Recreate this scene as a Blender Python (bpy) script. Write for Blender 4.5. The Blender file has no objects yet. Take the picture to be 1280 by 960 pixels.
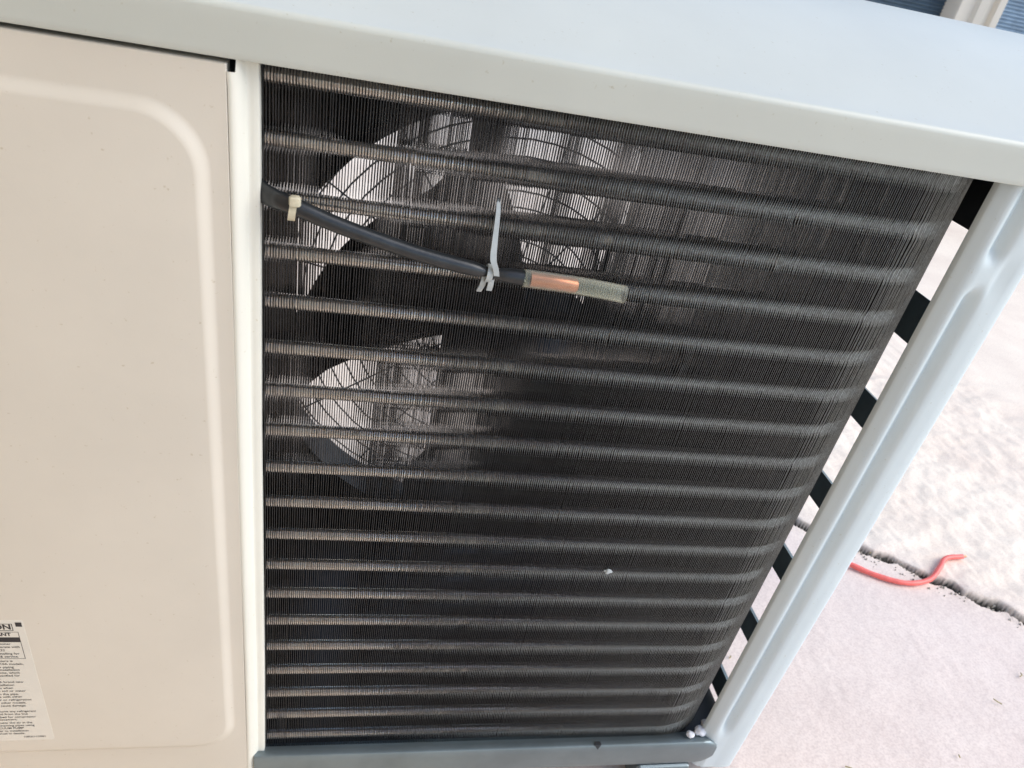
import bpy, bmesh, math, random
import numpy as np
from mathutils import Vector, Matrix, noise

R_ = math.radians
rng = np.random.default_rng(7)
random.seed(7)
scene = bpy.context.scene
C = scene.collection

# ------------------------------------------------------------------ camera
cam = bpy.data.cameras.new('camera')
cam_o = bpy.data.objects.new('camera', cam)
C.objects.link(cam_o)
RW = [[0.972661161798051, -0.1492904436616343, 0.17788374788316247],
      [0.05662841375458197, -0.5903883499122798, -0.8051303118398724],
      [0.2252187538489812, 0.7931922589883458, -0.5657937373244283]]
right, down, fwd = (Vector(r) for r in RW)
m = Matrix((right, -down, -fwd)).transposed().to_4x4()
m.translation = Vector((0.0392082, -0.3401831, 0.5364521))
cam_o.matrix_world = m
cam.sensor_fit = 'HORIZONTAL'
cam.sensor_width = 36.0
cam.lens = 954.945 / 1280 * 36.0
cam.shift_x = (640 - 638.608) / 1280
cam.shift_y = (555.206 - 480) / 1280
cam.clip_start = 0.01
cam.clip_end = 400
cam.dof.use_dof = True
cam.dof.focus_distance = 0.41
cam.dof.aperture_fstop = 22.0
scene.camera = cam_o

# ------------------------------------------------------------------ light
SUN_EL, SUN_AZ = 42.0, 104.0          # azimuth measured from +Y (away from the camera) towards +X
world = bpy.data.worlds.new('World')
scene.world = world
world.use_nodes = True
wn = world.node_tree
wn.nodes.clear()
wo = wn.nodes.new('ShaderNodeOutputWorld')
wb = wn.nodes.new('ShaderNodeBackground')
sky = wn.nodes.new('ShaderNodeTexSky')
sky.sky_type = 'NISHITA'
sky.sun_disc = False
sky.sun_elevation = R_(SUN_EL)
sky.sun_rotation = R_(SUN_AZ)
sky.air_density = 1.0
sky.dust_density = 0.7
sky.ozone_density = 1.0
wb.inputs['Strength'].default_value = 0.15
wn.links.new(sky.outputs[0], wb.inputs[0])
wn.links.new(wb.outputs[0], wo.inputs[0])
sl = bpy.data.lights.new('sun', 'SUN')
sl.energy = 1.5
sl.angle = R_(45)
sl.color = (1.0, 0.96, 0.90)
so = bpy.data.objects.new('sun', sl)
C.objects.link(so)
sd = Vector((math.sin(R_(SUN_AZ)) * math.cos(R_(SUN_EL)), math.cos(R_(SUN_AZ)) * math.cos(R_(SUN_EL)), math.sin(R_(SUN_EL))))
so.rotation_euler = (-sd).to_track_quat('-Z', 'Y').to_euler()
so.location = (2, 2, 4)
scene.view_settings.view_transform = 'Standard'
scene.view_settings.look = 'None'
scene.view_settings.exposure = 0.95
scene.view_settings.gamma = 1.0
scene.cycles.max_bounces = 20
scene.cycles.glossy_bounces = 16
scene.cycles.diffuse_bounces = 5
scene.cycles.transmission_bounces = 8
scene.cycles.sample_clamp_indirect = 6.0

# ------------------------------------------------------------------ materials
def new_mat(name):
    mt = bpy.data.materials.new(name)
    mt.use_nodes = True
    nt = mt.node_tree
    b = nt.nodes['Principled BSDF']
    return mt, nt, b

def N(nt, t, **kw):
    n = nt.nodes.new(t)
    for k, v in kw.items():
        setattr(n, k, v)
    return n

def noise_col(nt, b, c1, c2, scale, detail=4.0, lo=0.35, hi=0.65, coord='Object', rough=0.6):
    tc = N(nt, 'ShaderNodeTexCoord')
    nz = N(nt, 'ShaderNodeTexNoise')
    nz.inputs['Scale'].default_value = scale
    nz.inputs['Detail'].default_value = detail
    nz.inputs['Roughness'].default_value = rough
    cr = N(nt, 'ShaderNodeValToRGB')
    cr.color_ramp.elements[0].position = lo
    cr.color_ramp.elements[1].position = hi
    cr.color_ramp.elements[0].color = (*c1, 1)
    cr.color_ramp.elements[1].color = (*c2, 1)
    nt.links.new(tc.outputs[coord], nz.inputs['Vector'])
    nt.links.new(nz.outputs['Fac'], cr.inputs['Fac'])
    nt.links.new(cr.outputs['Color'], b.inputs['Base Color'])
    return tc, nz, cr

def add_bump(nt, b, tc, scale, strength, dist, detail=3.0):
    nz = N(nt, 'ShaderNodeTexNoise')
    nz.inputs['Scale'].default_value = scale
    nz.inputs['Detail'].default_value = detail
    bp = N(nt, 'ShaderNodeBump')
    bp.inputs['Strength'].default_value = strength
    bp.inputs['Distance'].default_value = dist
    nt.links.new(tc.outputs['Object'], nz.inputs['Vector'])
    nt.links.new(nz.outputs['Fac'], bp.inputs['Height'])
    nt.links.new(bp.outputs['Normal'], b.inputs['Normal'])

def simple(name, col, rough=0.5, metal=0.0, var=0.12, scale=60.0, bump=0.0, bscale=300.0, bdist=0.0004, spec=0.5):
    mt, nt, b = new_mat(name)
    c1 = tuple(c * (1 - var) for c in col)
    c2 = tuple(min(1, c * (1 + var)) for c in col)
    tc, nz, cr = noise_col(nt, b, c1, c2, scale)
    b.inputs['Roughness'].default_value = rough
    b.inputs['Metallic'].default_value = metal
    b.inputs['Specular IOR Level'].default_value = spec
    if bump:
        add_bump(nt, b, tc, bscale, bump, bdist)
    return mt

M = {}
# ivory coated sheet metal, slightly uneven, with fine dust
def paint(name, col):
    mt, nt, b = new_mat(name)
    c1 = tuple(c * 0.925 for c in col)
    tc, nz, cr = noise_col(nt, b, c1, col, 9.0, 6.0, 0.3, 0.7)
    # fine dirt specks
    vz = N(nt, 'ShaderNodeTexNoise')
    vz.inputs['Scale'].default_value = 420.0
    vz.inputs['Detail'].default_value = 2.0
    r2 = N(nt, 'ShaderNodeValToRGB')
    r2.color_ramp.elements[0].position = 0.70
    r2.color_ramp.elements[1].position = 0.80
    r2.color_ramp.elements[0].color = (0, 0, 0, 1)
    r2.color_ramp.elements[1].color = (1, 1, 1, 1)
    mx = N(nt, 'ShaderNodeMixRGB')
    mx.blend_type = 'MULTIPLY'
    mx.inputs['Color2'].default_value = (0.82, 0.78, 0.70, 1)
    nt.links.new(tc.outputs['Object'], vz.inputs['Vector'])
    nt.links.new(vz.outputs['Fac'], r2.inputs['Fac'])
    nt.links.new(r2.outputs['Color'], mx.inputs['Fac'])
    nt.links.new(cr.outputs['Color'], mx.inputs['Color1'])
    nt.links.new(mx.outputs['Color'], b.inputs['Base Color'])
    b.inputs['Roughness'].default_value = 0.42
    b.inputs['Specular IOR Level'].default_value = 0.35
    add_bump(nt, b, tc, 900.0, 0.10, 0.0002, 2.0)
    return mt
M['paint'] = paint('ivory_paint', (0.65, 0.60, 0.515))
M['paint_lid_skylit'] = paint('lid_skylit_paint', (0.54, 0.56, 0.51))  # unit's ivory, cooled in colour to stand for blue sky light
M['paint_flange_lit'] = paint('flange_lit_paint', (0.75, 0.735, 0.65))  # panel's ivory, lightened in colour as if lit from the right
M['paint_post_skylit'] = paint('post_skylit_paint', (0.60, 0.665, 0.675))  # post ivory shifted to blue, painting in the sky light
M['steel'] = simple('galvanised_steel', (0.18, 0.22, 0.235), 0.36, 0.6, 0.10, 25.0, 0.1, 500.0)
M['dark'] = simple('black_plastic', (0.012, 0.013, 0.015), 0.5, 0.0, 0.2)
M['bar'] = simple('dark_grey_plastic', (0.075, 0.105, 0.115), 0.45, 0.0, 0.15, 40.0, 0.05)
M['upright'] = simple('dark_bracket_paint', (0.012, 0.022, 0.026), 0.5, 0.0, 0.15, 40.0)
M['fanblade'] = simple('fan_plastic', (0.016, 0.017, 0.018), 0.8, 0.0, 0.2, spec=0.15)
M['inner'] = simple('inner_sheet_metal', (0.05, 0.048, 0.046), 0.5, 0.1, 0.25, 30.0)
M['copper_tube'] = simple('dull_copper_tube', (0.96, 0.89, 0.84), 0.22, 0.5, 0.1, 70.0)
M['copper'] = simple('bright_copper', (0.58, 0.22, 0.13), 0.36, 0.75, 0.12, 120.0, 0.1, 500.0)
M['rubber'] = simple('black_vinyl', (0.018, 0.02, 0.022), 0.33, 0.0, 0.25, 150.0, 0.15, 300.0)
M['tie_cream'] = simple('cream_nylon', (0.62, 0.57, 0.42), 0.4, 0.0, 0.1, 200.0)
M['tie_grey'] = simple('pale_grey_nylon', (0.40, 0.43, 0.43), 0.4, 0.0, 0.1, 200.0)
M['foam'] = simple('white_foam', (0.80, 0.80, 0.82), 0.8, 0.0, 0.06, 250.0, 0.4, 600.0)
M['red'] = simple('red_insulation', (0.87, 0.15, 0.12), 0.45, 0.0, 0.1, 100.0)
M['sticker'] = simple('sticker_paper', (0.66, 0.63, 0.56), 0.45, 0.0, 0.03, 40.0)
M['ink'] = simple('black_ink', (0.015, 0.014, 0.018), 0.6, 0.0, 0.1)
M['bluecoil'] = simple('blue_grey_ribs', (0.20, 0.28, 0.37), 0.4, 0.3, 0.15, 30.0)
M['shadedcoil'] = simple('shaded_blue_ribs', (0.06, 0.095, 0.13), 0.45, 0.2, 0.15, 30.0)  # darkened copy of the blue ribs, painting the recessed panel's shade
M['grit'] = simple('crumbled_grit', (0.40, 0.36, 0.30), 0.9, 0.0, 0.5, 120.0)
M['twig'] = simple('dry_straw', (0.36, 0.29, 0.12), 0.8, 0.0, 0.3, 200.0)

# fins: thin aluminium with dull dusty patches
mt, nt, b = new_mat('aluminium_fin')
tc, nz, cr = noise_col(nt, b, (0.29, 0.28, 0.27), (0.42, 0.40, 0.385), 45.0, 5.0)
b.inputs['Metallic'].default_value = 1.0
b.inputs['Roughness'].default_value = 0.22
M['fin'] = mt
# sheared front edges of the fins, coloured near black as shaded lines
M['fin_edge'] = simple('fin_edge_shade', (0.022, 0.023, 0.025), 0.45, 0.0, 0.4, 160.0)
M['fin_dust_sheen'] = simple('dusty_sheen_fin_front', (0.70, 0.745, 0.76), 0.45, 0.25, 0.25, 600.0)  # pale dust whose colour also paints the coil's hazy sheen
# clear vinyl sleeve
mt, nt, b = new_mat('clear_vinyl')
b.inputs['Base Color'].default_value = (0.74, 0.72, 0.62, 1)
b.inputs['Roughness'].default_value = 0.12
tr = N(nt, 'ShaderNodeBsdfTransparent')
tr.inputs['Color'].default_value = (0.93, 0.95, 0.92, 1)
lw = N(nt, 'ShaderNodeLayerWeight'); lw.inputs['Blend'].default_value = 0.35
mr = N(nt, 'ShaderNodeMapRange'); mr.inputs['To Min'].default_value = 0.05; mr.inputs['To Max'].default_value = 0.42
ms = N(nt, 'ShaderNodeMixShader')
nt.links.new(lw.outputs['Facing'], mr.inputs['Value'])
nt.links.new(mr.outputs['Result'], ms.inputs['Fac'])
nt.links.new(tr.outputs[0], ms.inputs[1])
nt.links.new(b.outputs[0], ms.inputs[2])
nt.links.new(ms.outputs[0], nt.nodes['Material Output'].inputs['Surface'])
M['clear'] = mt
# plaster of the added light screen
M['plaster'] = simple('beige_plaster', (0.80, 0.63, 0.44), 0.9, 0.0, 0.12, 6.0, 0.3, 60.0, 0.003)
# ground
mt, nt, b = new_mat('worn_concrete')
tc, nz, cr = noise_col(nt, b, (0.78, 0.65, 0.53), (0.92, 0.80, 0.65), 5.5, 9.0, 0.32, 0.68, rough=0.62)
n2 = N(nt, 'ShaderNodeTexNoise'); n2.inputs['Scale'].default_value = 480.0; n2.inputs['Detail'].default_value = 4.0
r2 = N(nt, 'ShaderNodeValToRGB')
r2.color_ramp.elements[0].position = 0.30; r2.color_ramp.elements[0].color = (0.72, 0.68, 0.68, 1)
r2.color_ramp.elements[1].position = 0.62; r2.color_ramp.elements[1].color = (1, 1, 1, 1)
mx = N(nt, 'ShaderNodeMixRGB'); mx.blend_type = 'MULTIPLY'; mx.inputs['Fac'].default_value = 0.6
nt.links.new(tc.outputs['Object'], n2.inputs['Vector'])
nt.links.new(n2.outputs['Fac'], r2.inputs['Fac'])
nt.links.new(cr.outputs['Color'], mx.inputs['Color1'])
nt.links.new(r2.outputs['Color'], mx.inputs['Color2'])
# near-black soil colour in the crack, also painting its shade; attribute-driven
sa = N(nt, 'ShaderNodeAttribute'); sa.attribute_name = 'near_slab'
ml = N(nt, 'ShaderNodeMixRGB'); ml.blend_type = 'MULTIPLY'; ml.inputs['Color2'].default_value = (0.89, 0.875, 0.94, 1)
nt.links.new(sa.outputs['Fac'], ml.inputs['Fac']); nt.links.new(cr.outputs['Color'], ml.inputs['Color1'])
mp = N(nt, 'ShaderNodeMapping'); mp.inputs['Rotation'].default_value = (0, 0, R_(35)); mp.inputs['Scale'].default_value = (4.0, 22.0, 1.0)
n4 = N(nt, 'ShaderNodeTexNoise'); n4.inputs['Scale'].default_value = 1.6; n4.inputs['Detail'].default_value = 6.0
r4 = N(nt, 'ShaderNodeValToRGB')
r4.color_ramp.elements[0].position = 0.56; r4.color_ramp.elements[0].color = (1, 1, 1, 1)
r4.color_ramp.elements[1].position = 0.72; r4.color_ramp.elements[1].color = (0.80, 0.68, 0.52, 1)
m4 = N(nt, 'ShaderNodeMixRGB'); m4.blend_type = 'MULTIPLY'; m4.inputs['Fac'].default_value = 0.0
nt.links.new(tc.outputs['Object'], mp.inputs['Vector']); nt.links.new(mp.outputs['Vector'], n4.inputs['Vector'])
nt.links.new(n4.outputs['Fac'], r4.inputs['Fac'])
nt.links.new(ml.outputs['Color'], m4.inputs['Color1']); nt.links.new(r4.outputs['Color'], m4.inputs['Color2'])
nt.links.new(m4.outputs['Color'], mx.inputs['Color1'])
at = N(nt, 'ShaderNodeAttribute'); at.attribute_name = 'soil'
m3 = N(nt, 'ShaderNodeMixRGB')
m3.inputs['Color2'].default_value = (0.03, 0.029, 0.023, 1)
nt.links.new(at.outputs['Fac'], m3.inputs['Fac'])
nt.links.new(mx.outputs['Color'], m3.inputs['Color1'])
nt.links.new(m3.outputs['Color'], b.inputs['Base Color'])
b.inputs['Roughness'].default_value = 0.85
b.inputs['Specular IOR Level'].default_value = 0.25
add_bump(nt, b, tc, 700.0, 0.16, 0.0004, 5.0)
M['ground'] = mt

# ------------------------------------------------------------------ mesh helpers
class MB:
    def __init__(s):
        s.v = []; s.f = []
    def add(s, vs, fs):
        o = len(s.v)
        s.v.extend(vs)
        s.f.extend([tuple(i + o for i in f) for f in fs])
    def box(s, x0, x1, y0, y1, z0, z1):
        s.add([(x0, y0, z0), (x1, y0, z0), (x1, y1, z0), (x0, y1, z0), (x0, y0, z1), (x1, y0, z1), (x1, y1, z1), (x0, y1, z1)],
              [(0, 3, 2, 1), (4, 5, 6, 7), (0, 1, 5, 4), (1, 2, 6, 5), (2, 3, 7, 6), (3, 0, 4, 7)])
    def grid(s, P, closed_u=False, closed_v=False):
        nu = len(P); nv = len(P[0])
        vs = [tuple(q) for row in P for q in row]
        fs = []
        for i in range(nu if closed_u else nu - 1):
            for j in range(nv if closed_v else nv - 1):
                a = i * nv + j; b2 = ((i + 1) % nu) * nv + j
                c2 = ((i + 1) % nu) * nv + (j + 1) % nv; d2 = i * nv + (j + 1) % nv
                fs.append((a, b2, c2, d2))
        s.add(vs, fs)
    def tube(s, pts, rad, n=12, cap=True, flat=None):
        pts = [Vector(p) for p in pts]
        k = len(pts)
        rs = rad if isinstance(rad, (list, tuple)) else [rad] * k
        fl = flat or [1.0] * k
        P = []
        up = Vector((0, 1, 0))
        for i, p in enumerate(pts):
            t = (pts[min(i + 1, k - 1)] - pts[max(i - 1, 0)]).normalized()
            a = up - t * up.dot(t)
            if a.length < 1e-4:
                a = Vector((0, 0, 1)) - t * t.z
            a.normalize()
            b3 = t.cross(a)
            P.append([p + (a * math.cos(w) * rs[i] * fl[i]) + (b3 * math.sin(w) * rs[i]) for w in [2 * math.pi * j / n for j in range(n)]])
        o = len(s.v)
        s.grid(P, closed_v=True)
        if cap:
            s.f.append(tuple(o + j for j in range(n)))
            s.f.append(tuple(o + (k - 1) * n + j for j in reversed(range(n))))
    def build(s, name, mat, parent=None, smooth=False, bevel=0.0, segs=2):
        me = bpy.data.meshes.new(name)
        me.from_pydata(s.v, [], s.f)
        me.update()
        bm = bmesh.new(); bm.from_mesh(me)
        bmesh.ops.recalc_face_normals(bm, faces=bm.faces)
        bm.to_mesh(me); bm.free()
        me.materials.append(M[mat])
        if smooth:
            me.polygons.foreach_set('use_smooth', [True] * len(me.polygons))
            try:
                me.set_sharp_from_angle(angle=R_(42))
            except Exception:
                pass
        o = bpy.data.objects.new(name, me)
        C.objects.link(o)
        if parent is not None:
            o.parent = parent
        if bevel:
            bv = o.modifiers.new('bevel', 'BEVEL')
            bv.width = bevel; bv.segments = segs; bv.limit_method = 'ANGLE'
        return o

def spline(pts, n):
    """Catmull-Rom through pts, n samples per span; works on tuples of any length"""
    P = [np.array(p, float) for p in pts]
    P = [2 * P[0] - P[1]] + P + [2 * P[-1] - P[-2]]
    out = []
    for i in range(1, len(P) - 2):
        a, b2, c2, d2 = P[i - 1:i + 3]
        for k in range(n):
            t = k / n
            out.append(0.5 * (2 * b2 + (c2 - a) * t + (2 * a - 5 * b2 + 4 * c2 - d2) * t * t + (3 * b2 - a - 3 * c2 + d2) * t ** 3))
    out.append(P[-2])
    return out

def empty(name, loc=(0, 0, 0)):
    o = bpy.data.objects.new(name, None)
    o.location = loc
    C.objects.link(o)
    return o

def tag(o, label=None, cat=None, group=None, kind=None):
    if label: o['label'] = label
    if cat: o['category'] = cat
    if group: o['group'] = group
    if kind: o['kind'] = kind
    return o

GZ = -0.045
# ------------------------------------------------------------------ ground: one cracked sheet
def axis(a, b2, step, far):
    core = list(np.arange(a, b2 + step / 2, step))
    hi = []; x = b2; s = step
    while x < far:
        s *= 1.35; x += s; hi.append(x)
    lo = []; x = a; s = step
    while x > -far:
        s *= 1.35; x -= s; lo.append(x)
    return np.array(lo[::-1] + core + hi)

def sg(x):
    return 1 / (1 + math.exp(max(-60.0, min(60.0, x))))

def build_ground():
    xs = axis(0.40, 1.20, 0.0027, 60); ys = axis(-0.08, 0.75, 0.0027, 60)
    nx, ny = len(xs), len(ys)
    X, Y = np.meshgrid(xs, ys, indexing='ij')
    Z = np.zeros_like(X); S = np.zeros_like(X)
    NS = np.zeros_like(X)
    p0 = np.array([0.704, 0.2837]); d = np.array([0.156, -0.1107]); d /= np.linalg.norm(d)
    n = np.array([-d[1], d[0]])
    near = (X > 0.2) & (X < 1.6) & (Y > -0.3) & (Y < 1.3)
    for i, j in zip(*np.nonzero(near)):
        x, y = X[i, j], Y[i, j]
        u = (x - p0[0]) * d[0] + (y - p0[1]) * d[1]
        w = (x - p0[0]) * n[0] + (y - p0[1]) * n[1]
        wob = 0.016 * noise.noise((u * 9, 3.1, 0)) + 0.010 * noise.noise((u * 27, 7.7, 0)) + 0.0035 * noise.noise((x * 75, y * 75, 1.7)) + 0.0016 * noise.noise((x * 190, y * 190, 2.7))
        half = 0.0026 + 0.0055 * noise.noise((u * 14, 11.0, 4.0)) + 0.003 * noise.noise((u * 60, 2.0, 4.0))
        half = max(half, 0.0012)
        ww = w - wob
        e = abs(ww) / half
        dig = sg((e - 1.0) * 4.5)
        soil = sg((e - 1.15) * 7.0)  # mask for soil colour that also darkens the crack as shade
        NS[i, j] = sg(ww * 60)
        # far slab a little higher and rougher than the near one
        side = sg(-ww * 400)
        rough = 0.0040 * noise.noise((x * 14, y * 30, 0.3)) + 0.0022 * noise.noise((x * 45, y * 60, 1.3)) + 0.0008 * noise.noise((x * 130, y * 130, 5))
        flat = 0.0010 * noise.noise((x * 20, y * 20, 9)) + 0.0004 * noise.noise((x * 110, y * 110, 5))
        lip = -0.004 * math.exp(-(e - 1.2) ** 2)
        Z[i, j] = side * (rough + 0.006) + (1 - side) * flat - dig * (0.009 + 0.006 * noise.noise((x * 70, y * 70, 2))) + lip * noise.noise((u * 30, 5, 5))
        S[i, j] = soil * (1.25 + 0.9 * noise.noise((x * 55, y * 55, 8)))
        # fade to flat at the border of the detailed patch
        fade = min(1, min(x - 0.2, 1.6 - x, y + 0.3, 1.3 - y) / 0.08)
        Z[i, j] *= fade; S[i, j] = max(0, min(1, S[i, j])) * fade
    me = bpy.data.meshes.new('ground')
    V = np.stack([X, Y, Z + GZ], -1).reshape(-1, 3)
    idx = np.arange(nx * ny).reshape(nx, ny)
    F = np.stack([idx[:-1, :-1], idx[1:, :-1], idx[1:, 1:], idx[:-1, 1:]], -1).reshape(-1, 4)
    me.vertices.add(len(V)); me.vertices.foreach_set('co', V.ravel())
    me.loops.add(F.size); me.loops.foreach_set('vertex_index', F.ravel())
    me.polygons.add(len(F)); me.polygons.foreach_set('loop_start', np.arange(0, F.size, 4))
    me.update(); me.validate()
    me.polygons.foreach_set('use_smooth', [True] * len(me.polygons))
    a = me.attributes.new('soil', 'FLOAT', 'POINT')
    a.data.foreach_set('value', S.ravel())
    a = me.attributes.new('near_slab', 'FLOAT', 'POINT')
    a.data.foreach_set('value', NS.ravel())
    me.materials.append(M['ground'])
    o = bpy.data.objects.new('ground', me); C.objects.link(o)
    tag(o, kind='structure', label='pale worn concrete ground with a dark crack')
build_ground()

# unseen plaster screen and overhang, added to block sky and bounce warm light
mb = MB(); mb.box(-4.0, 0.10, -0.82, -0.62, GZ - 0.02, 2.9)
w_ = mb.build('added_wall', 'plaster')
mb = MB(); mb.box(-4.0, 0.06, -0.619, 0.55, 2.25, 2.33)  # overhang added unseen to keep sky light off the left
ev = mb.build('added_eave', 'plaster', parent=w_)
tag(w_, kind='structure', label='unseen beige plaster screen added to shade and warm the unit', cat='added_wall')

# ------------------------------------------------------------------ the outdoor unit
unit = empty('outdoor_unit', (0.03, 0.14, GZ))
tag(unit, 'ivory air conditioner outdoor unit seen from its bare coil side', 'outdoor unit')
bpy.context.view_layer.update()
UI = unit.matrix_world.inverted()
def adopt(o, parent=None):
    """parent to the unit while keeping world placement"""
    o.parent = parent or unit
    if parent is None:
        o.matrix_parent_inverse = UI
    return o
def U(mb, name, mat, parent=None, **k):
    return adopt(mb.build(name, mat, **k), parent)

XL, XR = -0.36, 0.393
YF = 0.302

# --- lid: skirt, rounded edge, gently rising top with a rolled far rim
def lid():
    prof = [(-0.0085, 0.4720), (-0.0107, 0.4718), (-0.0112, 0.4726)]
    for k in range(5):
        prof.append((-0.0114 - 0.00045 * k, 0.4745 + k * 0.0035))
    cx, cz, r = -0.0102, 0.4884, 0.0030
    for k in range(1, 9):
        a = math.pi + (-math.pi / 2 + R_(6)) * k / 8
        prof.append((cx + r * math.cos(a), cz + r * math.sin(a)))
    y0, z0 = prof[-1]
    for k in range(1, 31):
        t = k / 30
        prof.append((y0 + (YF + 0.002 - y0) * t, z0 + 0.0380 * math.sin(math.pi * t) ** 1.05))
    prof += [(YF + 0.0050, 0.4895), (YF + 0.0060, 0.4860), (YF + 0.0060, 0.4720)]
    xs = list(np.linspace(XL - 0.040, 0.455, 24))
    P = [[(x, y, z) for y, z in prof] for x in xs]
    mb = MB(); mb.grid(P)
    # rounded end skirts
    for xe, s in ((xs[0], -1), (xs[-1], 1)):
        Q = []
        for dx, dz in ((0, 0), (0.002, -0.0006), (0.0035, -0.0025), (0.0038, -0.006), (0.0038, -0.020)):
            Q.append([(xe + s * dx, y, max(z + dz, 0.4718) if i > 7 else z) for i, (y, z) in enumerate(prof)])
        mb.grid(Q)
    return U(mb, 'lid', 'paint_lid_skylit', smooth=True)
lid()

# --- service panel (left) with its raised rounded field
def rr(x0, x1, z0, z1, r, y, n=10):
    out = []
    for cx, cz, a0 in ((x1 - r, z1 - r, 0), (x0 + r, z1 - r, 90), (x0 + r, z0 + r, 180), (x1 - r, z0 + r, 270)):
        for k in range(n + 1):
            a = R_(a0 + 90 * k / n)
            out.append((cx + r * math.cos(a), y, cz + r * math.sin(a)))
    return out
def panel():
    PY, EY = -0.0100, -0.0126
    loops = []
    loops.append(rr(XL, -0.0086, -0.030, 0.4698, 0.0006, PY + 0.010))
    loops.append(rr(XL, -0.0086, -0.030, 0.4698, 0.0006, PY + 0.0006))
    loops.append(rr(XL + 0.0004, -0.0090, -0.0296, 0.4694, 0.0006, PY))
    ex0, ex1, ez0, ez1, r = XL + 0.018, -0.0155, 0.0265, 0.4545, 0.026
    K = 8
    for k in range(K + 1):
        t = k / K
        ins = 0.0068 * t
        sm = t * t * (3 - 2 * t)
        loops.append(rr(ex0 + ins, ex1 - ins, ez0 + ins, ez1 - ins, r - ins * 0.6, PY + (EY - PY) * sm))
    mb = MB(); mb.grid(loops, closed_v=True)
    nl = len(loops[0]); o = len(mb.v) - nl
    mb.f.append(tuple(range(o, o + nl)))
    return U(mb, 'service_panel', 'paint', smooth=True)
panel()

# --- edge flange between panel and coil: slanted face with painted-in light, rounded, then a flat recessed strip
def flange():
    prof = [(-0.0086, -0.0030), (-0.0087, -0.0098), (-0.0080, -0.0101), (-0.0068, -0.0100), (-0.0055, -0.0094), (-0.0043, -0.0084), (-0.0033, -0.0072), (-0.0027, -0.0058), (-0.0024, -0.0049), (-0.0018, -0.0045), (-0.0005, -0.0044), (0.0018, -0.0044), (0.0024, -0.0040), (0.0026, -0.0030), (0.0026, 0.0040)]
    P = []
    zs = [-0.03, 0.012, 0.03, 0.1, 0.2, 0.3, 0.4, 0.44, 0.462]
    for z in zs:
        P.append([(x + 0.0003 * math.sin(z * 17), y, z) for x, y in prof])
    P.append([(x, y, 0.4668 if i < 5 else (0.4668 + 0.006 * min(1, (i - 4) / 2))) for i, (x, y) in enumerate(prof)])
    P.append([(x, y, 0.4670 if i < 5 else 0.4830) for i, (x, y) in enumerate(prof)])
    mb = MB(); mb.grid(P)
    return U(mb, 'edge_flange', 'paint_flange_lit', smooth=True)
flange()

# --- corner post with rib, groove and one stamped dimple
def post():
    prof = [(0.3519, 0.0030), (0.3519, -0.0004), (0.3523, -0.0013), (0.3535, -0.0024), (0.3555, -0.0046), (0.3572, -0.0062), (0.3588, -0.0069), (0.3606, -0.0068), (0.3622, -0.0056), (0.3640, -0.0034), (0.3654, -0.0022), (0.3668, -0.0021), (0.3682, -0.0032), (0.3700, -0.0054), (0.3716, -0.0072), (0.3735, -0.0079), (0.3770, -0.0080), (0.3820, -0.0080), (0.3868, -0.0079), (0.3893, -0.0070), (0.3909, -0.0050), (0.3916, -0.0020), (0.3918, 0.0060), (0.3918, 0.0240), (0.3912, 0.0248)]
    zs = list(np.linspace(-0.030, 0.06, 24)) + list(np.linspace(0.075, 0.385, 16)) + list(np.linspace(0.395, 0.455, 30)) + [0.468, 0.478, 0.486]
    P = []
    for z in zs:
        row = []
        for x, y in prof:
            yy = y
            if 0.3600 < x < 0.3740:
                fill = math.exp(-((z - 0.4245) / 0.0105) ** 4)          # dimple bridging the groove
                fill = max(fill, sg((z - 0.022) / 0.003))  # groove runs out at the foot
                yy = y + (-0.0074 - y) * fill
            if 0.3735 <= x < 0.383:
                yy += 0.0022 * math.exp(-((z - 0.4245) / 0.012) ** 2) * math.exp(-((x - 0.377) / 0.003) ** 2)
            if x < 0.362 and z < 0.03:
                yy += 0.002 * (0.03 - z) / 0.03 * 0.3
            row.append((x, yy, z))
        P.append(row)
    mb = MB(); mb.grid(P)
    return U(mb, 'corner_post', 'paint_post_skylit', smooth=True)
post()

# --- side grille: dark horizontal bars behind the post
grille = adopt(empty('side_grille'))
def gbox(name, z0, z1, y0=0.018, y1=YF - 0.02, x0=0.3862, x1=0.3895, mat='bar'):
    mb = MB()
    # slightly dished bar
    P = []
    for y in (y0, y1):
        P.append([(x0, y, z0), (x1, y, z0 + 0.0012), (x1 + 0.0008, y, (z0 + z1) / 2), (x1, y, z1 - 0.0012), (x0, y, z1)])
    mb.grid(P, closed_v=True)
    o = len(mb.v) - 10
    mb.f += [(o, o + 1, o + 2, o + 3, o + 4), (o + 5, o + 6, o + 7, o + 8, o + 9)]
    return U(mb, name, mat, grille)
for z0, z1 in ((0.3600, 0.3894), (0.2950, 0.3172), (0.2231, 0.2457), (0.1485, 0.1724), (0.0755, 0.0989), (0.0000, 0.0242)):
    gbox('bar', z0, z1)
gbox('top_plate', 0.4341, 0.484, mat='dark')

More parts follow.
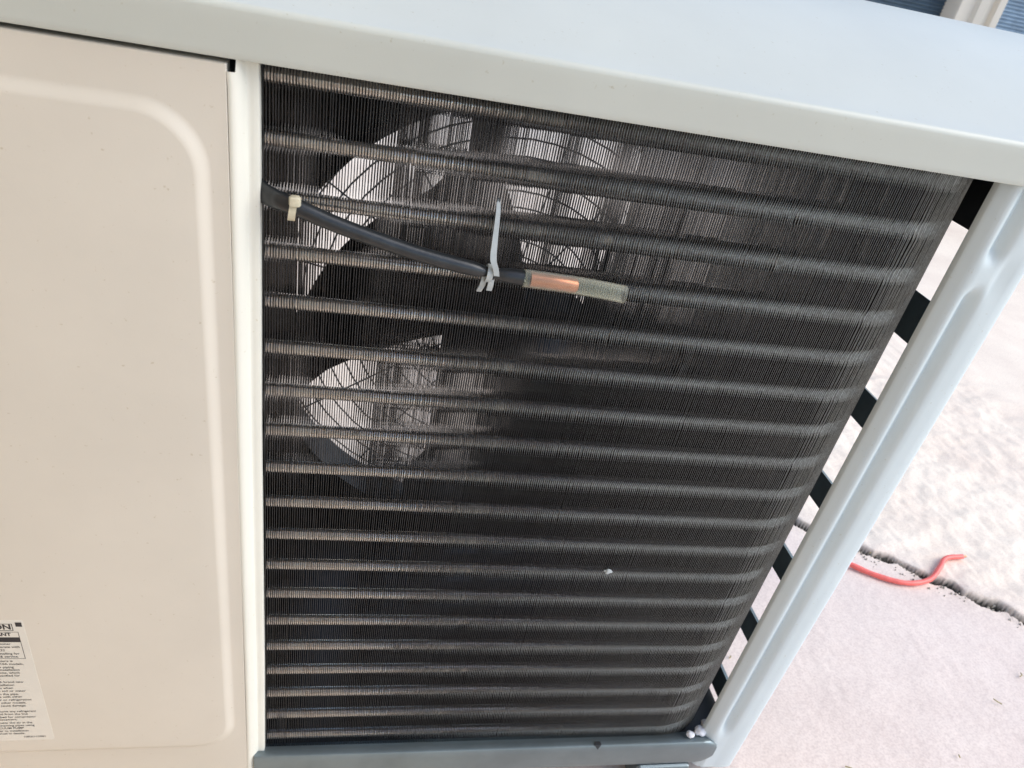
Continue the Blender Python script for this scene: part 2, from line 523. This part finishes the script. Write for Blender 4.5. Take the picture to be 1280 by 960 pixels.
# --- base: pan, front lip (rail) and foot
mb = MB()
prof = [(0.004, 0.0060), (-0.0030, 0.0098), (-0.0075, 0.0112), (-0.0095, 0.0106), (-0.0105, 0.0088), (-0.0108, 0.0040), (-0.0108, -0.0120), (-0.0100, -0.0165), (-0.0080, -0.0180), (0.0, -0.0182)]
P = []
xs = [-0.0040] + list(np.linspace(0.01, 0.35, 18)) + [0.356, 0.3605, 0.3632, 0.3645]
for i, x in enumerate(xs):
    k = max(0, (x - 0.353) / 0.0115)
    row = []
    for y, z in prof:
        zc = -0.004
        sh = 1 - 0.45 * max(0, k) ** 2
        zz = zc + (z - zc) * sh + 0.0014 * (0.5 - x / 0.35)
        row.append((x, y + 0.0012 * k, zz))
    P.append(row)
mb.grid(P)
o = len(mb.v) - len(prof)
mb.f.append(tuple(range(o, o + len(prof))))
mb.f.append(tuple(range(len(prof))))
rail = U(mb, 'base_rail', 'steel', smooth=True)
mb = MB(); mb.box(XL, 0.3845, 0.005, YF - 0.004, -0.020, -0.004)
U(mb, 'base_pan', 'inner')
for fx in (0.300, -0.26):
    for fy in (-0.012, 0.268):
        mb = MB(); mb.box(fx, fx + 0.048, fy, fy + 0.034, GZ - 0.002, -0.0205)
        U(mb, 'foot', 'steel', bevel=0.003)
mb = MB(); mb.box(XL, 0.300, 0.010, 0.012, GZ + 0.004, -0.0205)
# little V-shaped drip mark and dark notch on the lip
mb = MB(); mb.add([(0.2545, -0.0090, 0.0114), (0.2605, -0.0090, 0.0114), (0.2576, -0.0110, 0.0075), (0.2555, -0.006, 0.0116), (0.2598, -0.006, 0.0116)], [(0, 1, 2), (0, 3, 4, 1), (0, 2, 3), (1, 4, 2)])
U(mb, 'drip_mark', 'dark', rail)

# ------------------------------------------------------------------ heat exchanger
coil = adopt(empty('heat_exchanger'))
RB = 0.062
XC = (0.2563 - 0.331 * RB) / 0.743 - 0.0085
T = 0.0175
PITCH = 0.00125
X0 = 0.0030
L1 = XC - X0
L2 = RB * math.pi / 2
YEND = 0.262
L3 = YEND - RB
TZ = [0.0155 + 0.025 * i for i in range(19)]
def path(u):
    """outer face point, inward normal and tangent at arc length u"""
    if u < L1:
        return (X0 + u, 0.0), (0.0, 1.0), (1.0, 0.0)
    if u < L1 + L2:
        a = (u - L1) / RB
        return (XC + RB * math.sin(a), RB - RB * math.cos(a)), (-math.sin(a), math.cos(a)), (math.cos(a), math.sin(a))
    return (XC + RB, RB + (u - L1 - L2)), (-1.0, 0.0), (0.0, 1.0)

def fins():
    Z0, Z1 = 0.002, 0.4800
    nf = int((L1 + L2 + L3) / PITCH)
    rects = []           # (s0,s1,z0,z1, skew)
    edges = [Z0]
    hw = 0.0050
    for z in TZ:
        if z - hw > Z0 + 0.001: edges.append(z - hw)
        edges.append(min(z + hw, Z1))
    edges.append(Z1)
    louv = [(0.0, 0.0004, 0), (0.0004, 0.0012, 0), (0.0042, 0.0056, 1), (0.0076, 0.0090, 1), (0.0110, 0.0124, 1), (0.0150, T, 0)]
    segs = []
    for i in range(len(edges) - 1):
        a, b2 = edges[i], edges[i + 1]
        mid = (a + b2) / 2
        on_tube = min(abs(mid - z) for z in TZ) < 0.004
        if on_tube:      # collar zone: pale front deepest at the tube, painting a soft sheen band
            c = mid
            for f0, f1, dep in ((-1, -0.7, 0.0006), (-0.7, -0.4, 0.0009), (-0.4, -0.15, 0.0013), (-0.15, 0.25, 0.0019), (0.25, 0.55, 0.0013), (0.55, 0.8, 0.0009), (0.8, 1, 0.0006)):
                segs.append((c + f0 * (b2 - a) / 2, c + f1 * (b2 - a) / 2, dep))
        else:
            for q0 in range(2):
                segs.append((a + (b2 - a) * q0 / 2, a + (b2 - a) * (q0 + 1) / 2, 0))
    zk = np.linspace(0, 0.5, 60)
    V = []; F = []; EI = []; DI = []
    def lowfreq(n, k):
        c = rng.normal(0, 1, k)
        return np.interp(np.linspace(0, k - 1, n), np.arange(k), c)
    wave = lowfreq(nf, nf // 5)
    hits = [(0.2162, 0.354, 0.003, 0.009, 0.0011), (0.2487, 0.415, 0.0025, 0.006, 0.0010), (0.2495, 0.437, 0.002, 0.006, -0.0010), (0.008, 0.036, 0.004, 0.016, 0.0012), (0.219, 0.197, 0.004, 0.005, 0.0008)]
    for _ in range(34):
        hits.append((rng.uniform(0.01, L1 + 0.05), rng.uniform(0.01, 0.47), rng.uniform(0.001, 0.004), rng.uniform(0.002, 0.010), rng.normal(0, 0.0005)))
    for _ in range(10):
        hits.append((L1 + rng.uniform(0.0, 0.06), rng.uniform(0.42, 0.475), rng.uniform(0.002, 0.005), rng.uniform(0.004, 0.010), rng.normal(0, 0.0010)))
    def dmg(u, z):
        r = 0.0
        for hu, hz, ru, rz, am_ in near_hits:
            e = ((u - hu) / ru) ** 2 + ((z - hz) / rz) ** 2
            if e < 6: r += am_ * math.exp(-e)
        return r
    for i in range(nf):
        u = (i + 0.5) * PITCH
        near_hits = [q for q in hits if abs(u - q[0]) < 2.5 * q[2]]
        bend = 1.0 if L1 + 0.004 < u < L1 + L2 + 0.02 else 0.0
        j0 = rng.normal(0, 0.00006) + 0.00007 * wave[i]
        ph = rng.uniform(0, 6.28); am = abs(rng.normal(0, 0.00007)) + bend * 0.00022
        (px, py), (nx, ny), (tx, ty) = path(u)
        def P(s, z, o):
            w = j0 + dmg(u, z) * (1 - s / T) + am * math.sin(z * 55 + ph) * (1 - s / T * 0.7) + o
            q = max(0.0, 1 - abs(z - 0.5) * 0)  # constant
            return (px + nx * s + tx * w, py + ny * s + ty * w, z)
        for a, b2, ont in segs:
            zm = [a, b2]
            if ont:
                for s0, s1 in ((0.0, ont), (ont, T)):
                    o = len(V)
                    if s0 == 0: DI.append(len(F))
                    V += [P(s0, a, 0), P(s1, a, 0), P(s1, b2, 0), P(s0, b2, 0)]
                    F.append((o, o + 1, o + 2, o + 3))
            else:
                for s0, s1, sk in louv:
                    k = 0.00022 * sk
                    if s0 == 0: DI.append(len(F))
                    o = len(V)
                    V += [P(s0, a, -k), P(s1, a, k), P(s1, b2, k), P(s0, b2, -k)]
                    F.append((o, o + 1, o + 2, o + 3))
                # thin ribs where the louvre bank ends
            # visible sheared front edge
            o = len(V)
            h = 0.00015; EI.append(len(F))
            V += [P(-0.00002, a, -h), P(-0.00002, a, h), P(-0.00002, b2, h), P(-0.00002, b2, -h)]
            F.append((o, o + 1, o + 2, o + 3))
    V = np.array(V); F = np.array(F)
    me = bpy.data.meshes.new('fins')
    me.vertices.add(len(V)); me.vertices.foreach_set('co', V.ravel())
    me.loops.add(F.size); me.loops.foreach_set('vertex_index', F.ravel())
    me.polygons.add(len(F)); me.polygons.foreach_set('loop_start', np.arange(0, F.size, 4))
    me.update(); me.validate()
    me.materials.append(M['fin']); me.materials.append(M['fin_edge']); me.materials.append(M['fin_dust_sheen'])
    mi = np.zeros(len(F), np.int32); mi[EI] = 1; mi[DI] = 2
    me.polygons.foreach_set('material_index', mi)
    o = bpy.data.objects.new('fins', me); C.objects.link(o)
    o['kind'] = 'stuff'
    adopt(o, coil)
fins()

def coil_tube():
    """tube with a fin collar between every pair of fins: a string of shallow beads"""
    st = 0.0060
    nf = int((L1 + L2 + L3) / PITCH)
    V = []; F = []
    n = 12
    k = 0
    for i in range(nf):
        for f, r in ((0.06, 0.0024), (0.26, 0.0035), (0.74, 0.0035), (0.94, 0.0024)):
            u = (i + 0.5 + f) * PITCH
            (px, py), (nx, ny), t = path(u)
            for j in range(n):
                a = 2 * math.pi * j / n
                V.append((px + nx * (st + r * math.cos(a)), py + ny * (st + r * math.cos(a)), r * math.sin(a)))
            if k:
                o = (k - 1) * n
                for j in range(n):
                    F.append((o + j, o + (j + 1) % n, o + n + (j + 1) % n, o + n + j))
            k += 1
    mb = MB(); mb.v = V; mb.f = F
    return mb
base_t = None
for z in TZ:
    if base_t is None:
        base_t = U(coil_tube(), 'tube', 'copper_tube', coil, smooth=True)
        t = base_t
    else:
        t = base_t.copy(); C.objects.link(t); t.parent = coil
    t.location = (0, 0, z)
mb = MB(); mb.box(X0 - 0.0012, X0 - 0.0006, 0.0005, T + 0.004, 0.002, 0.48)
U(mb, 'end_plate', 'dark', coil)

# ------------------------------------------------------------------ inside: bracket, motor, fan, front panel, partition
br = adopt(empty('motor_bracket'))
for x0, x1 in ((0.1050, 0.1205), (0.2830, 0.2985)):
    mb = MB(); mb.box(x0, x1, 0.094, 0.100, -0.004, 0.486); mb.box(x0, x0 + 0.002, 0.1002, 0.112, -0.004, 0.486); mb.box(x1 - 0.002, x1, 0.1002, 0.112, -0.004, 0.486)
    U(mb, 'upright', 'upright', br)
FX, FZ = 0.200, 0.235
mb = MB()
mb.tube([(FX, 0.1005, FZ), (FX, 0.108, FZ), (FX, 0.112, FZ), (FX, 0.160, FZ), (FX, 0.166, FZ)], [0.030, 0.046, 0.050, 0.050, 0.042], 28)
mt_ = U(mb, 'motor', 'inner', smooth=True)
mb = MB(); mb.box(0.1206, 0.2829, 0.095, 0.099, FZ - 0.085, FZ + 0.050)
U(mb, 'motor_plate', 'inner', br)
fan = adopt(empty('fan'))
mb = MB(); mb.tube([(FX, 0.175, FZ), (FX, 0.178, FZ), (FX, 0.235, FZ), (FX, 0.243, FZ)], [0.050, 0.056, 0.056, 0.040], 28)
U(mb, 'hub', 'fanblade', fan, smooth=True)
def blade():
    """one swept blade, modelled pointing left (angles in degrees round the shaft)"""
    P = []
    nj = 18
    for k in range(11):
        row = []
        for j in range(nj):
            f = j / (nj - 1)
            tip = 118 + (200 - 118) * f
            ro = float(np.interp(tip, [118, 122, 135, 158, 175, 184, 190, 197, 200], [0.168, 0.176, 0.167, 0.182, 0.192, 0.212, 0.219, 0.216, 0.206]))
            r = 0.048 + (ro - 0.048) * k / 10
            a0 = float(np.interp(r, [0.048, 0.10, 0.15, 0.187], [112, 108, 110, 118]))
            a1 = float(np.interp(r, [0.048, 0.083, 0.132, 0.176, 0.19, 0.22], [164, 177, 187, 193, 196, 200]))
            t = 2 * f - 1
            ph = R_(a0 + (a1 - a0) * f)
            row.append((r * math.cos(ph), 0.016 * t * (0.5 + 0.5 * k / 10) + 0.006 * t * t, r * math.sin(ph)))
        P.append(row)
    mb = MB(); mb.grid(P)
    return mb
b0 = None
for a in (0, 120, 240):
    if b0 is None:
        b0 = U(blade(), 'blade', 'fanblade', fan, smooth=True); bl = b0
    else:
        bl = b0.copy(); C.objects.link(bl); bl.parent = fan
    bl.location = (FX, 0.208, FZ)
    bl.rotation_euler = (0, -R_(a), 0)
# front panel with a round opening
def front_panel():
    n = 64; R0 = 0.207
    ring = []; inner = []; outer = []
    cx, cz = 0.185, FZ - 0.018
    for k in range(n):
        a = 2 * math.pi * (k + 0.5) / n
        c2, s2 = math.cos(a), math.sin(a)
        inner.append((cx + R0 * c2, 0.252, cz + R0 * s2))
        ring.append((cx + R0 * c2, YF - 0.004, cz + R0 * s2))
        tx = ((XR - 0.006 - cx) if c2 > 0 else (cx - XL)) / max(abs(c2), 1e-6)
        tz = ((0.486 - cz) if s2 > 0 else (cz + 0.016)) / max(abs(s2), 1e-6)
        t = min(tx, tz)
        outer.append((cx + t * c2, YF - 0.004, cz + t * s2))
    mb = MB(); mb.grid([inner, ring, outer], closed_v=True)
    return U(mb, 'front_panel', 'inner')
front_panel()
guard = adopt(empty('fan_guard'))
GC = (0.185, FZ - 0.018)
for k in range(14):
    r = 0.022 + 0.0145 * k
    mb = MB(); Pp = []
    for j in range(48):
        a = 2 * math.pi * j / 48
        c = Vector((GC[0] + r * math.cos(a), YF + 0.010, GC[1] + r * math.sin(a))); v = Vector((math.cos(a), 0, math.sin(a)))
        Pp.append([c + v * 0.0008 * math.cos(w) + Vector((0, 0.0008, 0)) * math.sin(w) for w in (0, 1.571, 3.142, 4.712)])
    mb.grid(Pp, closed_u=True, closed_v=True)
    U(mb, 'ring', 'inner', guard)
for k in range(16):
    a = 2 * math.pi * (k + 0.5) / 16
    mb = MB(); mb.tube([(GC[0] + r0 * math.cos(a), YF + 0.0135, GC[1] + r0 * math.sin(a)) for r0 in (0.02, 0.213)], 0.0008, 6)
    U(mb, 'spoke', 'inner', guard)
# partition between the fan bay and the compressor bay
P = [[(-0.004, 0.021, z), (-0.010, 0.06, z), (-0.030, 0.12, z), (-0.036, 0.18, z), (-0.030, 0.25, z), (-0.030, YF - 0.006, z)] for z in (-0.003, 0.486)]
mb = MB(); mb.grid(P)
U(mb, 'partition', 'inner', smooth=True)
mb = MB(); mb.box(XL, XL + 0.002, 0.0, YF - 0.006, -0.018, 0.484)
U(mb, 'side_panel', 'paint')

# ------------------------------------------------------------------ sticker
st = None
SX0, SX1, SZ0, SZ1 = -0.232, -0.1278, 0.0445, 0.1598
mb = MB(); mb.add([tuple(q) for q in rr(SX0, SX1, SZ0, SZ1, 0.0015, -0.01275, 5)] + [tuple(q) for q in rr(SX0, SX1, SZ0, SZ1, 0.0015, -0.0126, 5)],
                  [tuple(range(24))] + [(i, (i + 1) % 24, 24 + (i + 1) % 24, 24 + i) for i in range(24)])
st = U(mb, 'sticker', 'sticker')
st['label'] = 'white printed instruction sticker'
def ink_box(x0, x1, z0, z1, name='printed_block'):
    mb = MB(); mb.add([(x0, -0.01282, z0), (x1, -0.01282, z0), (x1, -0.01282, z1), (x0, -0.01282, z1)], [(0, 1, 2, 3)])
    return U(mb, name, 'ink', st)
def frame(x0, x1, z0, z1, w):
    mb = MB(); y = -0.01282
    for a, b2, c2, d2 in ((x0, x1, z1 - w, z1), (x0, x1, z0, z0 + w), (x0, x0 + w, z0 + w, z1 - w), (x1 - w, x1, z0 + w, z1 - w)):
        mb.add([(a, y, c2), (b2, y, c2), (b2, y, d2), (a, y, d2)], [(0, 1, 2, 3)])
    return U(mb, 'printed_frame', 'ink', st)
ink_box(-0.1320, -0.1287, 0.1546, 0.1582)
frame(-0.176, -0.1337, 0.1511, 0.1570, 0.0004)
frame(-0.229, -0.1315, 0.1263, 0.1501, 0.0003)
ink_box(-0.2287, -0.1318, 0.1412, 0.1454)
def text(s, x, z, size, bold=False):
    cu = bpy.data.curves.new('printed_text', 'FONT')
    cu.body = s; cu.size = size; cu.align_x = 'RIGHT'; cu.align_y = 'CENTER'
    cu.offset = size * (0.030 if bold else 0.010)
    cu.resolution_u = 3
    tmp = bpy.data.objects.new('printed_text', cu); C.objects.link(tmp)
    dg = bpy.context.evaluated_depsgraph_get()
    me = bpy.data.meshes.new_from_object(tmp.evaluated_get(dg))
    bpy.data.objects.remove(tmp)
    me.name = 'printed_text'
    me.materials.clear(); me.materials.append(M['ink'])
    o = bpy.data.objects.new('printed_text', me); C.objects.link(o)
    o.rotation_euler = (math.pi / 2, 0, 0)
    o.location = (x, -0.01284, z)
    adopt(o, st)
text('CAUTION', -0.1345, 0.1541, 0.0058, True)
text('IMPORTANT', -0.1356, 0.1478, 0.0038, True)
LINES = [('air conditioner', -0.1372, 0.1396), ('must operate with', -0.1328, 0.1369), ('refrigerant R32', -0.1411, 0.1339), ('and installing for', -0.1341, 0.1309), ('repair & service.', -0.1348, 0.1282),
         ('structure is', -0.1388, 0.1242), ('for R410A models,', -0.1334, 0.1214), ('new piping', -0.1392, 0.1185), ('the installation', -0.1363, 0.1160), ('units, which', -0.1367, 0.1132), ('is specified for', -0.1372, 0.1105), ('it.', -0.1478, 0.1078),
         ('with brand new', -0.1363, 0.1045), ('installation', -0.1417, 0.1016), ('you when', -0.1428, 0.0987), ('no soil or water', -0.1365, 0.0958), ('in the pipe.', -0.1407, 0.0927), ('pipes with other', -0.1393, 0.0900), ('air or refrigeration', -0.1346, 0.0870), ('or other models.', -0.1379, 0.0840), ('may cause damage', -0.1389, 0.0811),
         ('remove any refrigerant', -0.1340, 0.0753), ('oil from the line', -0.1390, 0.0725), ('checked for compressor', -0.1349, 0.0695), ('replacement.', -0.1457, 0.0669), ('evacuate the air in the', -0.1379, 0.0635), ('connecting pipes using', -0.1372, 0.0606), ('VACUUM PUMP', -0.1436, 0.0578), ('refer to installation', -0.1414, 0.0549), ('manual in details.', -0.1438, 0.0521), ('10RX115901', -0.1322, 0.0482)]
for s, x, z in LINES:
    text(s, x, z, 0.0025)

# ------------------------------------------------------------------ temperature sensor and its ties
sen = empty('temperature_sensor', (0.0037, -0.008, 0.418))
tag(sen, 'black sleeved sensor cable with copper tip lying across the coil', 'sensor cable')
bpy.context.view_layer.update()
SI = sen.matrix_world.inverted()
def S_(mb, name, mat, **k):
    o = mb.build(name, mat, **k); o.parent = sen; o.matrix_parent_inverse = SI; return o
# (x, y, z, radius, flatness across depth)
core = [(-0.003, 0.0040, 0.4222, 0.0046, 0.45), (0.0030, 0.0000, 0.4192, 0.0047, 0.55), (0.0085, -0.0050, 0.4186, 0.0044, 0.65), (0.016, -0.0085, 0.4178, 0.0038, 0.9), (0.0381, -0.0090, 0.4110, 0.0036, 1), (0.0704, -0.0088, 0.4030, 0.0035, 1), (0.0960, -0.0082, 0.3985, 0.0034, 1), (0.1058, -0.0078, 0.3972, 0.0022, 1), (0.114, -0.0078, 0.3966, 0.0034, 1), (0.1245, -0.0080, 0.3962, 0.0038, 1)]
q = spline(core, 8)
mb = MB(); mb.tube([(a[0], a[1], a[2]) for a in q], [a[3] for a in q], 18, flat=[a[4] for a in q])
S_(mb, 'black_sleeve', 'rubber', smooth=True)
mb = MB(); mb.tube([(0.1247, -0.0080, 0.3962), (0.1252, -0.0080, 0.3962), (0.136, -0.0081, 0.3959), (0.1475, -0.0082, 0.3955), (0.1487, -0.0082, 0.3955)], [0.0029, 0.0036, 0.0036, 0.0036, 0.0029], 20)
S_(mb, 'copper_bulb', 'copper', smooth=True)
out = [(0.1222, -0.0079, 0.3963, 0.0040), (0.1245, -0.0080, 0.3962, 0.0043), (0.149, -0.0082, 0.3955, 0.0043), (0.165, -0.0083, 0.3944, 0.0043), (0.1735, -0.0084, 0.3936, 0.0044)]
q = spline(out, 5)
mb = MB()
mb.tube([tuple(a[:3]) for a in q], [a[3] for a in q], 24, cap=False)
mb.tube([tuple(a[:3]) for a in q], [a[3] - 0.0005 for a in q], 24, cap=False)
n = 24; k = len(q)
mb.f += [((k - 1) * n + j, (k - 1) * n + (j + 1) % n, k * n + (k - 1) * n + (j + 1) % n, k * n + (k - 1) * n + j) for j in range(n)]
S_(mb, 'clear_sleeve', 'clear', smooth=True)

def loop_band(cx, cz, ry, rz, cy, w, t, tilt=0.0, n=20):
    """flat strap round a tube, in the plane across it"""
    P = []
    for j in range(n):
        a = 2 * math.pi * j / n
        row = []
        for dx, dr in ((-w / 2, 0), (w / 2, 0), (w / 2, t), (-w / 2, t)):
            zz = (rz + dr) * math.sin(a)
            row.append((cx + dx + tilt * zz, cy - (ry + dr) * math.cos(a), cz + zz))
        P.append(row)
    mb = MB(); mb.grid(P, closed_u=True, closed_v=True)
    return mb
t1 = loop_band(0.0165, 0.4164, 0.0036, 0.0042, -0.0085, 0.0030, 0.0009, 0.12).build('cable_tie', 'tie_cream', smooth=True)
tag(t1, 'small cream cable tie at the flange end of the sensor cable', 'cable tie')
mb = MB()
P = []
for dz, s in ((0, 0.75), (0.0004, 1.0), (0.0036, 1.0), (0.0041, 0.75)):
    P.append([(0.0175 + s * 0.0025 * c2 * (1 if abs(c2) + abs(s2) < 1.3 else 0.86), -0.0122 + s * 0.0022 * s2, 0.4190 + dz) for c2, s2 in ((1, 0), (.9, .9), (0, 1), (-.9, .9), (-1, 0), (-.9, -.9), (0, -1), (.9, -.9))])
mb.grid(P, closed_v=True)
mb.f += [tuple(range(8)), tuple(range(24, 32))]
hd = mb.build('tie_head', 'tie_cream', smooth=True); hd.parent = t1
t2 = loop_band(0.1052, 0.3968, 0.0030, 0.0034, -0.0078, 0.0028, 0.0009, 0.1).build('cable_tie', 'tie_grey', smooth=True)
tag(t2, 'long pale grey cable tie beside the copper sensor tip', 'cable tie')
def strap(pts, w, t, name):
    q = spline(pts, 6)
    P = []
    for i, a in enumerate(q):
        k = a[3]
        P.append([(a[0] - w / 2 * k, a[1], a[2]), (a[0] + w / 2 * k, a[1], a[2]), (a[0] + w / 2 * k, a[1] + t, a[2]), (a[0] - w / 2 * k, a[1] + t, a[2])])
    mb = MB(); mb.grid(P, closed_v=True)
    mb.f += [(0, 1, 2, 3), tuple(len(mb.v) - 4 + j for j in range(4))]
    o = mb.build(name, 'tie_grey'); o.parent = t2
    return o
strap([(0.1056, 0.0010, 0.4290, 0.8), (0.1056, -0.0035, 0.4235, 0.9), (0.1054, -0.0080, 0.4130, 1.1), (0.1056, -0.0108, 0.4050, 1.3), (0.1072, -0.0120, 0.4010, 1.2), (0.1082, -0.0122, 0.3975, 1.15)], 0.0023, 0.0011, 'strap')
strap([(0.1066, -0.0100, 0.3945, 1.0), (0.1066, -0.0098, 0.3915, 1.0), (0.1064, -0.0090, 0.3885, 1.0)], 0.0026, 0.0011, 'strap')
strap([(0.1036, -0.0080, 0.3950, 1.0), (0.1032, -0.0075, 0.3905, 1.0), (0.1022, -0.0060, 0.3862, 0.9)], 0.0026, 0.0011, 'strap')

# ------------------------------------------------------------------ crumbs
def lump(c, r, seed, name, mat, label=None, cat=None, group=None, rg=1.0):
    bm = bmesh.new()
    bmesh.ops.create_icosphere(bm, subdivisions=3, radius=1)
    for v in bm.verts:
        d = v.co.normalized()
        k = 1 + rg * 0.28 * noise.noise(d * 1.6 + Vector((seed, 0, 0))) + rg * 0.16 * noise.noise(d * 4 + Vector((seed, 3, 0)))
        v.co = Vector((d.x * r[0], d.y * r[1], d.z * r[2])) * k
    me = bpy.data.meshes.new(name); bm.to_mesh(me); bm.free()
    me.polygons.foreach_set('use_smooth', [True] * len(me.polygons))
    me.materials.append(M[mat])
    o = bpy.data.objects.new(name, me); C.objects.link(o); o.location = c
    return tag(o, label, cat, group)
lump((0.3575, 0.0050, 0.0120), (0.0052, 0.005, 0.0042), 1, 'foam_chunk', 'foam', 'upper white foam chunk wedged between coil and post foot', 'foam chunk', 'foam crumbs at the post foot')
lump((0.3500, 0.0005, 0.0118), (0.0050, 0.0045, 0.0038), 5, 'foam_chunk', 'foam', 'lower white foam chunk sitting on the steel base rail end', 'foam chunk', 'foam crumbs at the post foot')
lump((0.3395, -0.0030, 0.0125), (0.0036, 0.0032, 0.0022), 9, 'foam_chunk', 'foam', 'smallest white foam crumb on the rail, nearest the coil', 'foam chunk', 'foam crumbs at the post foot')
lump((0.2190, -0.0012, 0.1968), (0.0024, 0.0010, 0.0019), 13, 'lint_speck', 'tie_grey', 'tiny pale speck stuck in the lower middle of the fins', 'speck', rg=2.6)

# red wire scrap on the ground
wp = spline([(0.655, 0.262, GZ + 0.006), (0.690, 0.240, GZ + 0.004), (0.726, 0.2262, GZ + 0.0045), (0.762, 0.2310, GZ + 0.006), (0.786, 0.2475, GZ + 0.011), (0.806, 0.2635, GZ + 0.012), (0.834, 0.2677, GZ + 0.012)], 8)
mb = MB(); mb.tube([tuple(a) for a in wp], [0.0032 + 0.0005 * noise.noise((i * 0.35, 4.0, 1.0)) for i in range(len(wp))], 12)
wire = mb.build('wire_scrap', 'red', smooth=True)
e0 = Vector(wp[-1]); e1 = (e0 - Vector(wp[-2])).normalized()
mb = MB(); mb.tube([tuple(e0 - e1 * 0.002), tuple(e0 + e1 * 0.006)], 0.0016, 8)
mb.build('wire_core', 'copper', parent=wire)
tag(wire, 'short curved red wire scrap lying beside the ground crack', 'wire')

# dry bits and grit on the ground
mb = MB()
for k in range(11):
    x = random.uniform(0.42, 1.1); y = random.uniform(-0.06, 0.35)
    a = random.uniform(0, 6.28); l = random.uniform(0.003, 0.011)
    mb.tube([(x, y, GZ + 0.0022), (x + l * 0.5 * math.cos(a), y + l * 0.5 * math.sin(a), GZ + 0.0030), (x + l * math.cos(a + 0.4), y + l * math.sin(a + 0.4), GZ + 0.0022)], 0.0006, 5)
tag(mb.build('dry_straw_bits', 'twig'), 'tiny dry straw bits strewn on the ground', 'straw', kind='stuff')

# dark grit caught along the crack
mb = MB()
cd = Vector((0.156, -0.1107)).normalized()
for k in range(150):
    u = random.uniform(-0.02, 0.26) if k < 110 else random.uniform(-0.05, 0.30)
    w = random.gauss(-0.004, 0.009)
    x = 0.704 + cd.x * u - cd.y * w; y = 0.2837 + cd.y * u + cd.x * w
    r = random.uniform(0.0005, 0.0020)
    a = random.uniform(0, 6.28)
    pts = [(x + r * random.uniform(.6, 1.2) * math.cos(a + q * 1.571), y + r * random.uniform(.6, 1.2) * math.sin(a + q * 1.571), GZ + 0.0005) for q in range(4)]
    mb.add(pts + [(x + random.uniform(-.3, .3) * r, y, GZ + 0.0012 + r * 0.9), (x, y, GZ - 0.004)], [(0, 1, 4), (1, 2, 4), (2, 3, 4), (3, 0, 4), (1, 0, 5), (2, 1, 5), (3, 2, 5), (0, 3, 5)])
tag(mb.build('crack_grit', 'grit'), 'dark crumbled grit lying along the ground crack', 'grit', kind='stuff')

# ------------------------------------------------------------------ neighbour: louvred enclosure standing beyond
YN = 2.2
nb = empty('louvred_enclosure', (1.97, YN, GZ))
tag(nb, 'blue ribbed panels with a pale post standing beyond the lid', 'enclosure')
bpy.context.view_layer.update()
NI = nb.matrix_world.inverted()
def NB_(mb, name, mat, **k):
    o = mb.build(name, mat, **k); o.parent = nb; o.matrix_parent_inverse = NI; return o
def ribbed(x0, x1, y, z0, z1, pitch):
    n = int((z1 - z0) / pitch)
    rows = []
    for i in range(n):
        for dz, dy in ((0, 0.0), (0.35, -0.4 * pitch), (0.55, -0.4 * pitch), (0.9, 0.0)):
            rows.append((z0 + (i + dz) * pitch, y + dy))
    mb = MB(); mb.grid([[(x0, yy, zz) for zz, yy in rows], [(x1, yy, zz) for zz, yy in rows]])
    return mb
NB_(ribbed(1.30, 1.885, YN + 0.06, GZ + 0.10, 1.15, 0.0105), 'ribbed_panel', 'shadedcoil')
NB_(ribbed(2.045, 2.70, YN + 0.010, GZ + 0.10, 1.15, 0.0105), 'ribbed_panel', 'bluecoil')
mb = MB()
prof = [(1.886, YN + 0.10), (1.886, YN - 0.004), (1.892, YN - 0.012), (1.940, YN - 0.012), (1.948, YN - 0.026), (1.972, YN - 0.030), (1.980, YN - 0.014), (2.004, YN - 0.012), (2.012, YN - 0.028), (2.034, YN - 0.030), (2.044, YN - 0.018), (2.044, YN + 0.10)]
mb.grid([[(x, y, z) for x, y in prof] for z in (GZ + 0.01, 1.15)])
NB_(mb, 'post', 'paint', smooth=True)
mb = MB(); mb.box(1.29, 2.71, YN - 0.04, YN + 0.62, 1.152, 1.20); NB_(mb, 'top_cover', 'paint', bevel=0.008)
mb = MB(); mb.box(1.30, 2.70, YN + 0.075, YN + 0.60, GZ + 0.002, 1.1515); NB_(mb, 'casing', 'paint')
mb = MB(); mb.box(1.30, 2.70, YN - 0.01, YN + 0.0745, GZ + 0.002, GZ + 0.098); NB_(mb, 'base_rail', 'steel')
